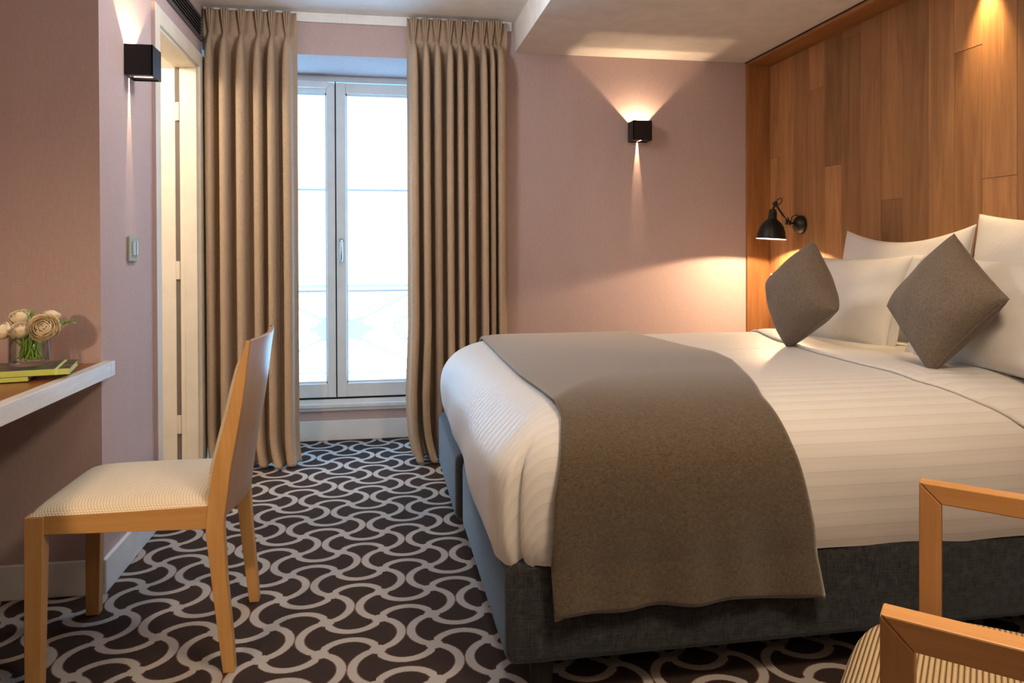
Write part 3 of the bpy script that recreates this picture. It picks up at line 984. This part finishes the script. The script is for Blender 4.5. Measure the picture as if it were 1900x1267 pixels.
for yy in (-.011, .011):
    b = new(); lathe(b, [(0, -.002), (.003, -.002), (.003, .002), (0, .003)], top + Vector((yy * .9 - .002, -.021, -.012)), 8, (0, -1, 0)); obj('screw', b, M_STEEL, shade)
b = new(); tube(b, [J2 + Vector((-.004, 0, .006)), J2 + Vector((.010, 0, .018)), J2 + Vector((.030, 0, .030)), J2 + Vector((.040, 0, .026)), J2 + Vector((.036, 0, .010)), J2 + Vector((.018, 0, -.012))], .0028, 8)
obj('cable', b, M_BLACK, rl, smooth=True)
b = new(); tube(b, [J1 + Vector((.012, 0, .0)), J1 + Vector((.022, 0, .034)), J1 + Vector((.045, 0, .046)), J1 + Vector((.07, 0, .034)), J1 + Vector((.082, 0, .0))], .0028, 8)
obj('cable', b, M_BLACK, rl, smooth=True)
light('SPOT', 'reading_lamp_light', c0 + ax * .024, 42, WARM, .016, c0 + ax, 150, .12)

# glass bedside shelf under the lamp
gs = empty('bedside_shelf', (2.2, 3.95, .96), 'small pale acrylic shelf on the oak wall below the reading lamp', 'shelf')
b = new(); prism(b, [(2.165, .984), (2.165, .990), (XV - .001, 1.004), (XV - .001, .998)], 'Y', 3.715, 3.955)
obj('glass_plate', b, plain('frosted_acrylic', (.85, .84, .80), .15), gs, bevel=.001)
b = new(); tube(b, [(XV - .001, 3.88, .982), (2.20, 3.88, .975)], .005, 8); tube(b, [(2.205, 3.88, .975), (2.205, 3.88, .989)], .004, 8)
obj('bracket', b, M_STEEL, gs)

# recessed spot in the top of the oak recess
rs = empty('recessed_spot', (2.19, 2.53, ZS - .03), 'small recessed spot in the oak head board above the bed', 'spotlight')
b = new(); lathe(b, [(.028, 0), (.036, 0), (.036, .004), (.028, .004), (.028, 0)], (2.225, 2.53, ZS - .0265), 24); obj('spot_ring', b, M_STEEL, rs)
light('SPOT', 'recessed_spot_light', (2.235, 2.53, ZS - .035), 55, (1.0, .66, .30), .012, (2.256, 2.53, 1.2), 56, 1.0)

# ------------------------------------------------------------ desk
dk = empty('desk', (-1.24, 1.3, .70), 'wall-hung desk with reddish brown top and pale limed edge', 'desk')
XE = -0.856
obj('edge_band', boxes((XE - .034, XE, -.2, 2.662, .709, .7565)), M_DESKEDGE, dk, bevel=.0015)
obj('desk_top', boxes((XD + .002, XE - .034, -.2, 2.662, .716, .7545)), M_DESKTOP, dk)
obj('support_panel', boxes((XD + .002, XE - .06, -.2, -.17, 0.0, .716)), M_DESKEDGE, dk)
# end of the edge band laps over the alcove corner
obj('edge_return', boxes((XE - .034, XE, 2.662, 2.700, .709, .7565)), M_DESKEDGE, dk, bevel=.0015)

# ------------------------------------------------------------ books


def cover_mat():
    M = Mat('collage_cover', .3, .5)
    v = M.n('ShaderNodeTexVoronoi'); v.inputs['Scale'].default_value = 38; M.link(M.coord(scale=(1, 1.6, 1)), v.inputs['Vector'])
    sp = M.n('ShaderNodeSeparateColor'); M.link(v.outputs['Color'], sp.inputs[0])
    c = M.ramp(sp.outputs[0], [(.0, (.012, .012, .012)), (.38, (.015, .03, .03)), (.55, (.02, .10, .10)), (.68, (.09, .14, .03)), (.8, (.22, .09, .03)), (.9, (.25, .2, .12)), (1, (.01, .01, .02))])
    M.base(c); return M.m


M_LIME = plain('lime_cover', (.46, .56, .13), .4); M_PAPER = plain('lime_edge', (.54, .64, .20), .6); M_COVER = cover_mat()


def book(name, label, c, u, L, W_, z0, T, band):
    """c = near right corner, u = direction along the visible edge to the left"""
    c = Vector((c[0], c[1], 0)); u = Vector((u[0], u[1], 0)).normalized(); v = Vector((u.y, -u.x, 0))
    if v.y < 0: v = -v
    root = empty(name, (c.x, c.y, z0), label, 'book', 'books on the desk')

    def slab(b, a0, a1, d0, d1, za, zb):
        vv = [b.verts.new((*(c + u * a + v * d).xy, z)) for a in (a0, a1) for d in (d0, d1) for z in (za, zb)]
        for f in ((0, 1, 3, 2), (4, 6, 7, 5), (0, 4, 5, 1), (2, 3, 7, 6), (0, 2, 6, 4), (1, 5, 7, 3)): b.faces.new([vv[i] for i in f])
    b = new(); slab(b, .003, L - .003, .003, W_ - .002, z0 + .002, z0 + T - .002); obj('pages', b, M_PAPER, root)
    b = new(); slab(b, 0, L, 0, W_, z0 + T - .002, z0 + T); obj('front_cover', b, M_COVER, root, bevel=.0005)
    b = new(); slab(b, 0, L, 0, W_, z0, z0 + .002); obj('back_cover', b, M_LIME, root, bevel=.0005)
    b = new(); slab(b, 0, L, -.0015, .003, z0, z0 + T); obj('spine', b, M_LIME, root, bevel=.001)
    if band:
        b = new(); slab(b, .028, .036, -.0022, W_ + .001, z0 - .0001, z0 + T + .0008); obj('elastic_band', b, M_PAPER, root, label='lime elastic band')


book('book', 'thick book with lime spine and dark collage cover under the flower vase', (-.858, 2.327), (-.98, -.235), .24, .20, .769, .0165, True)
book('book', 'thin lime book lying beneath the thick book at the picture edge', (-.951, 2.294), (-.98, -.235), .22, .20, .757, .012, False)

# ------------------------------------------------------------ vase and flowers
VC = Vector((-1.003, 2.43, .786)); VR, VH = .0535, .105
vz = empty('vase', VC, 'clear glass cylinder vase filled with water and stems on the books', 'vase')
b = new(); lathe(b, [(0, 0), (VR - .002, 0), (VR, .003), (VR, VH), (VR - .003, VH), (VR - .003, .010), (0, .008)], VC, 48); obj('glass_wall', b, M_GLASS, vz, smooth=True)
b = new(); lathe(b, [(0, .0105), (VR - .0034, .0125), (VR - .0034, .078), (0, .078)], VC, 48); obj('water', b, M_WATER, vz, smooth=True)


def petal_mesh(r, w_, cup):
    """one cupped petal of a sphere shell, base at origin, growing up z, leaning out along +x"""
    b = new()

    def P(u, v):
        a = (u - .5) * w_ * (math.sin(PI * (.20 + .55 * v)))
        th = -PI / 2 + .15 + v * cup
        rr = r * math.cos(th) * (1 + .10 * v ** 4); zz = r * math.sin(th)
        ruff = .03 * r * math.sin(u * 14) * v ** 3
        return Vector(((rr + ruff) * math.cos(a), (rr + ruff) * math.sin(a), zz + r - .06 * r * (abs(u - .5) * 2) ** 2 * v))
    grid(b, P, 4, 5)
    me = bpy.data.meshes.new('petal'); bmesh.ops.recalc_face_normals(b, faces=b.faces); b.to_mesh(me); b.free()
    for p in me.polygons: p.use_smooth = True
    return me


def petal_mat():
    M = Mat('ranunculus_petal', .55, .3)
    oi = M.n('ShaderNodeObjectInfo')
    M.base(M.ramp(oi.outputs['Random'], [(0, (.95, .86, .66)), (.6, (.96, .90, .76)), (1, (.93, .80, .60))]))
    M.b.inputs['Subsurface Weight'].default_value = .15; M.b.inputs['Subsurface Radius'].default_value = (.01, .006, .003)
    return M.m


M_PETAL = petal_mat(); M_GREEN = plain('stem_green', (.20, .36, .05), .45); M_LEAF = plain('leaf_green', (.15, .32, .06), .5)
PME = {}
LV = [(1.0, 1.15, 1.50, 0, 8), (.92, 1.15, 1.70, .07, 8), (.82, 1.2, 1.86, .17, 7), (.71, 1.25, 2.0, .31, 7), (.59, 1.35, 2.12, .48, 6), (.46, 1.5, 2.25, .68, 5), (.33, 1.8, 2.35, .90, 4), (.20, 2.3, 2.45, 1.12, 3)]
for lvl, (r, w_, cup, _, _) in enumerate(LV):
    me = petal_mesh(r * .022, w_, cup); me.materials.append(M_PETAL); PME[lvl] = me


def flower(pos, face, size, label, foot):
    pos = Vector(pos); face = Vector(face).normalized()
    root = empty('ranunculus', (VC.x, VC.y, VC.z + .015), label, 'flower', 'cream ranunculus flowers in the glass vase')
    q = face.to_track_quat('Z', 'X').to_matrix().to_4x4()
    inv = WORLD[root.name].inverted()
    M0 = inv @ Matrix.Translation(pos) @ q @ Matrix.Scale(size / .046, 4) @ Matrix.Translation((0, 0, -.018))
    for lvl, (_, _, _, off_, n) in enumerate(LV):
        for k in range(n):
            o = bpy.data.objects.new('petal', PME[lvl]); COL.objects.link(o); o.parent = root
            off = Matrix.Translation((0, 0, off_ * .022 + .0005 * (k % 2)))
            o.matrix_local = M0 @ off @ Matrix.Rotation(2 * PI * k / n + lvl * .9 + random.uniform(-.15, .15), 4, 'Z') @ Matrix.Rotation(random.uniform(-.07, .09), 4, 'Y') @ Matrix.Rotation(random.uniform(-.12, .12), 4, 'X')
    st = new(); base = pos - face * size * .40
    ft = VC + Vector(foot)
    tube(st, [base, base * .7 + ft * .3 + Vector((0, 0, -.008)), base * .35 + ft * .65, ft], [.0024, .0026, .0030, .0032], 7)
    obj('stem', st, M_GREEN, root, smooth=True)
    return root


FL = [((-.953, 2.405, .893), (.22, -.85, .30), .078, 'largest cream ranunculus facing the room, right front of the bouquet', (-.030, .005, .018)),
      ((-1.019, 2.408, .886), (-.1, -.75, .75), .055, 'cream ranunculus in the middle front of the bouquet', (.022, .010, .016)),
      ((-1.066, 2.418, .886), (-.65, -.55, .7), .055, 'cream ranunculus at the left front of the bouquet', (.034, -.006, .016)),
      ((-1.041, 2.462, .922), (-.1, -.5, .9), .056, 'open cream ranunculus at the top left of the bouquet', (.012, -.020, .016)),
      ((-.957, 2.470, .925), (.2, .1, 1), .046, 'cream ranunculus at the top right, behind the largest bloom', (-.020, -.014, .018)),
      ((-.992, 2.452, .892), (.05, -.5, .9), .040, 'small cream ranunculus between the front blooms', (.004, .030, .016))]
for a in FL: flower(*a)


def leaf_spray(pos, label, foot, n, seed, spread):
    rnd = random.Random(seed); pos = Vector(pos)
    root = empty('leaf_spray', (VC.x, VC.y, VC.z + .015), label, 'foliage', 'green sprigs in the glass vase')
    ft = VC + Vector(foot)
    st = new(); tube(st, [pos, pos * .6 + ft * .4 + Vector((0, 0, .01)), ft], [.0012, .0018, .0022], 6); obj('stem', st, M_GREEN, root, smooth=True)
    for k in range(n):
        b = new(); L, W_ = rnd.uniform(.018, .026), rnd.uniform(.014, .019)
        grid(b, lambda u, v: Vector((W_ * (u - .5) * math.sin(PI * (v * .96 + .02)), L * v, .003 * math.sin(PI * v) - .003 * abs(u - .5) * 2)), 4, 6)
        d = Vector((rnd.uniform(-1, 1), rnd.uniform(-.8, .4), rnd.uniform(-.3, 1))).normalized()
        m = Matrix.Translation(pos + Vector((rnd.uniform(-1, 1), rnd.uniform(-1, 1), rnd.uniform(-1, .4))) * spread) @ d.to_track_quat('Y', 'Z').to_matrix().to_4x4()
        bmesh.ops.transform(b, matrix=m, verts=b.verts); obj('leaf', b, M_LEAF, root, smooth=True)


leaf_spray((-.990, 2.425, .920), 'green sprig above the middle of the bouquet', (-.012, -.028, .016), 4, 3, .008)
leaf_spray((-.908, 2.440, .906), 'green sprig reaching out at the right of the bouquet', (-.036, .010, .016), 5, 5, .010)
# leafy stems in the water
root = empty('stem_bunch', (VC.x, VC.y, VC.z + .012), 'tangle of green stems and leaves inside the glass vase', 'stems')
rnd = random.Random(9)
for k in range(24):
    a = rnd.uniform(0, 6.28); a2 = a + rnd.uniform(1.6, 3.6)
    r1, r2 = rnd.uniform(.01, .042), rnd.uniform(.015, .044)
    p0 = VC + Vector((r1 * math.cos(a), r1 * math.sin(a), .016)); p1 = VC + Vector((r2 * math.cos(a2), r2 * math.sin(a2), rnd.uniform(.07, .10)))
    b = new(); tube(b, [p0, (p0 + p1) / 2 + Vector((rnd.uniform(-.006, .006), rnd.uniform(-.006, .006), 0)), p1], [.0024, .0026, .002], 6)
    obj('stem', b, M_GREEN, root, smooth=True)
for k in range(20):
    a = rnd.uniform(0, 6.28); r = rnd.uniform(.015, .036)
    p = VC + Vector((r * math.cos(a), r * math.sin(a), rnd.uniform(.02, .065)))
    L, W_ = rnd.uniform(.025, .04), rnd.uniform(.005, .009)
    b = new(); grid(b, lambda u, v: Vector((W_ * (u - .5) * math.sin(PI * (v * .9 + .1)), .004 * math.sin(4 * v), L * v)), 3, 6)
    bmesh.ops.transform(b, matrix=Matrix.Translation(p) @ Matrix.Rotation(rnd.uniform(0, 6.28), 4, 'Z') @ Matrix.Rotation(rnd.uniform(-.3, .3), 4, 'X'), verts=b.verts)
    obj('leaf', b, M_LEAF, root, smooth=True)

# ------------------------------------------------------------ desk chair
ch = empty('desk_chair', (-.63, 2.325, 0), 'beech desk chair with cream woven seat and curved back, facing the desk', 'chair')
YA, YZ = 2.100, 2.550


def leg_front(y0, y1):
    b = new(); zt = .440
    vs0 = [(-.887, y0 + .002), (-.849, y0 + .002), (-.849, y1 - .004), (-.887, y1 - .004)]
    vs1 = [(-.884, y0), (-.838, y0), (-.838, y1), (-.884, y1)]
    A = [b.verts.new((x, y, 0)) for x, y in vs0]; B = [b.verts.new((x, y, zt)) for x, y in vs1]
    b.faces.new(A[::-1]); b.faces.new(B)
    for i in range(4): b.faces.new((A[i], A[(i + 1) % 4], B[(i + 1) % 4], B[i]))
    return b


obj('leg', leg_front(YA, YA + .040), M_BEECH_Z, ch, bevel=.002)
obj('leg', leg_front(YZ - .040, YZ), M_BEECH_Z, ch, bevel=.002)
STF = [(0, -.408), (.10, -.420), (.25, -.436), (.37, -.449), (.40, -.448), (.463, -.441), (.538, -.431), (.610, -.413), (.683, -.394), (.76, -.376), (.83, -.359), (.876, -.3435)]
STB = [(0, -.378), (.10, -.385), (.25, -.398), (.37, -.4035), (.40, -.4035), (.463, -.396), (.538, -.386), (.610, -.373), (.683, -.360), (.76, -.349), (.83, -.341), (.876, -.334)]
poly = [(x, z) for z, x in STF] + [(x, z) for z, x in STB[::-1]]
for y0, y1 in ((YA, YA + .034), (YZ - .034, YZ)):
    b = new(); prism(b, poly, 'Y', y0, y1); obj('leg', b, M_BEECH_Z, ch, bevel=.002)
for y0 in (YA + .003, YZ - .025):
    b = new(); prism(b, [(-.840, .394), (-.440, .383), (-.440, .444), (-.840, .440)], 'Y', y0, y0 + .022); obj('seat_rail', b, M_BEECH_X, ch, bevel=.0015)
obj('seat_rail', boxes((-.880, -.858, YA + .04, YZ - .04, .394, .440)), M_BEECH_X, ch, bevel=.0015)
obj('seat_rail', boxes((-.440, -.420, YA + .034, YZ - .034, .385, .440)), M_BEECH_X, ch, bevel=.0015)


def back_pt(u, v, off):
    z = .412 + (.876 - .412) * v
    y = YA + .004 + (YZ - YA - .008) * u
    bow = .024 * math.sin(PI * u) ** 1.1
    x = interp(z, STB) + bow + off
    if v < .12: z += .030 * (1 - v / .12) * 0
    return (x, y, z)


b = new()
Vf = grid(b, lambda u, v: back_pt(u, v, .001), 24, 16); Vb = grid(b, lambda u, v: back_pt(u, v, -.011 - .002 * v), 24, 16)
for i in range(24):
    b.faces.new((Vf[i][0], Vf[i + 1][0], Vb[i + 1][0], Vb[i][0])); b.faces.new((Vf[i][16], Vf[i + 1][16], Vb[i + 1][16], Vb[i][16]))
for j in range(16):
    b.faces.new((Vf[0][j], Vf[0][j + 1], Vb[0][j + 1], Vb[0][j])); b.faces.new((Vf[24][j], Vf[24][j + 1], Vb[24][j + 1], Vb[24][j]))
obj('backrest', b, M_VENEER, ch, smooth=False, bevel=.001)
o = bpy.data.objects['backrest']
for p in o.data.polygons:
    if abs(p.normal.x) > .8: p.use_smooth = True


def pad_pt(u, v, s):
    z = .462 + (.838 - .462) * v; y = YA + .004 + (YZ - YA - .008) * u
    bow = .006 * math.sin(PI * u)
    xf = interp(z, STF) + bow
    e = (1 - (2 * u - 1) ** 8) ** .5 * (1 - (2 * v - 1) ** 10) ** .5
    return (xf + .010 + .018 * math.sin(PI * u) * (1 - s) - s * (.004 + .024 * e), y, z)


b = new(); grid(b, lambda u, v: pad_pt(u, v, 1), 24, 24); grid(b, lambda u, v: pad_pt(u, v, 0), 24, 24)
bmesh.ops.remove_doubles(b, verts=b.verts, dist=.0001)
obj('back_pad', b, M_SEAT, ch, smooth=True)


def seat_pt(u, v):
    x = -.876 + (.876 - .430) * u; y = YA + .003 + (YZ - YA - .006) * v
    e = max(0, (1 - (2 * u - 1) ** 6)) ** .5 * max(0, (1 - (2 * v - 1) ** 6)) ** .5
    return (x, y, .441 + .030 * e + .006 * math.sin(PI * u) * math.sin(PI * v))


b = new(); V = grid(b, lambda u, v: seat_pt(sm(u) * .6 + u * .4, sm(v) * .6 + v * .4), 28, 28); box(b, -.874, -.432, YA + .006, YZ - .006, .425, .441)
obj('seat', b, M_SEAT, ch, smooth=True)

# ------------------------------------------------------------ armchair, lower right
aU = Vector((.668, .744, 0)); aD = Vector((.744, -.668, 0))       # across / towards the back
AC = Vector((.788, 1.036, 0))
AR = math.atan2(aD.y, aD.x)                                        # local x = back, local y = -aU...
ac = empty('armchair', AC, 'beech framed armchair with square loop arms and ribbed straw seat', 'armchair', None, AR)
# local frame: +x back, +y = left of that = aU (rot +90 of aD is (.704,.710))
Zt = .680


def arm(sgn):
    yo = sgn * .320; yi = yo - sgn * .036
    a, c = min(yo, yi), max(yo, yi)
    b = new(); prism(b, [(0, Zt), (.53, Zt - .016), (.50, Zt - .051), (.036, Zt - .036)], 'Y', a, c); obj('armrest', b, M_ARM, ac, local=True, bevel=.0022)
    b = new(); prism(b, [(0, 0), (0, Zt - .0003), (.036, Zt - .0363), (.036, 0)], 'Y', a, c); obj('leg', b, M_ARM_Z, ac, local=True, bevel=.0022)
    b = new(); prism(b, [(.50, 0), (.50, Zt - .0514), (.53, Zt - .017), (.545, Zt - .017), (.54, 0)], 'Y', a, c); obj('leg', b, M_ARM_Z, ac, local=True, bevel=.0022)
    obj('side_rail', boxes((.036, .50, a + .006, c - .006, .33, .385)), M_ARM, ac, local=True, bevel=.002)


M_ARM_Z = wood('armchair_beech_upright', (0.46, 0.225, 0.08), (0.56, 0.295, 0.115), 'Z', 0.38, 1.4)
arm(1); arm(-1)
obj('front_rail', boxes((.006, .030, -.280, .280, .33, .380)), M_ARM, ac, local=True, bevel=.002)


def straw():
    M = Mat('ribbed_straw_weave', .75, .2)
    tc = M.n('ShaderNodeTexCoord'); sp = M.n('ShaderNodeSeparateXYZ'); M.link(tc.outputs['UV'], sp.inputs[0])
    x, y = S(M.nt, sp.outputs[0]), S(M.nt, sp.outputs[1])
    rib = (x * (PI / .0078)).sin().abs(); cross = (y * (PI / .0034)).sin().abs()
    f = rib * (cross * .35 + .65)
    M.base(M.ramp(f, [(.05, (.07, .042, .018)), (.45, (.40, .28, .14)), (1, (.60, .45, .26))])); M.bump(f, .8, .004)
    return M.m


M_STRAW = straw()


def aseat(u, v):
    r, th = u, 2 * PI * v
    c_, s_ = math.cos(th), math.sin(th)
    k = (abs(c_) ** 4.2 + abs(s_) ** 4.2) ** (-1 / 4.2)
    X_ = .240 + .333 * r * k * c_; Y_ = .274 * r * k * s_
    return Vector((X_, Y_,   .400 + .068 * max(0, 1 - r ** 9) ** .45 + .010 * (1 - r * r)))


b = new(); lay_ = b.loops.layers.uv.verify(); NR, NT = 22, 96
ctr = b.verts.new(aseat(0, 0)); rg_ = [[b.verts.new(aseat(1 - (1 - i / NR) ** 1.6, j / NT)) for j in range(NT)] for i in range(1, NR + 1)]
for j in range(NT):
    b.faces.new((ctr, rg_[0][j], rg_[0][(j + 1) % NT]))
    for i in range(NR - 1): b.faces.new((rg_[i][j], rg_[i + 1][j], rg_[i + 1][(j + 1) % NT], rg_[i][(j + 1) % NT]))
b.faces.new([v for v in rg_[-1]])
for f in b.faces:
    for l in f.loops: l[lay_].uv = (l.vert.co.x, l.vert.co.y)
obj('seat', b, M_STRAW, ac, smooth=True, local=True)


def aback(u, v, s):
    c = 2 * u - 1
    z = .40 + .46 * v; y = .262 * c
    e = max(0, 1 - abs(c) ** 8) ** .5 * max(0, 1 - abs(2 * v - 1) ** 8) ** .5
    return Vector((.47 + .06 * v + .03 * (1 - c * c) - s * (.006 + .035 * e) + .02, y, z))


b = new(); grid(b, lambda u, v: aback(u, v, 1), 20, 20, uv=lambda u, v: (v * .5, u * .56)); grid(b, lambda u, v: aback(u, v, 0), 20, 20, uv=lambda u, v: (v * .5, u * .56))
bmesh.ops.remove_doubles(b, verts=b.verts, dist=.0002)
obj('backrest', b, M_STRAW, ac, smooth=True, local=True)

obj('cross_rail', boxes((.10, .13, -.290, .290, .355, .393)), M_ARM, ac, local=True, bevel=.002)
obj('cross_rail', boxes((.42, .45, -.290, .290, .355, .393)), M_ARM, ac, local=True, bevel=.002)
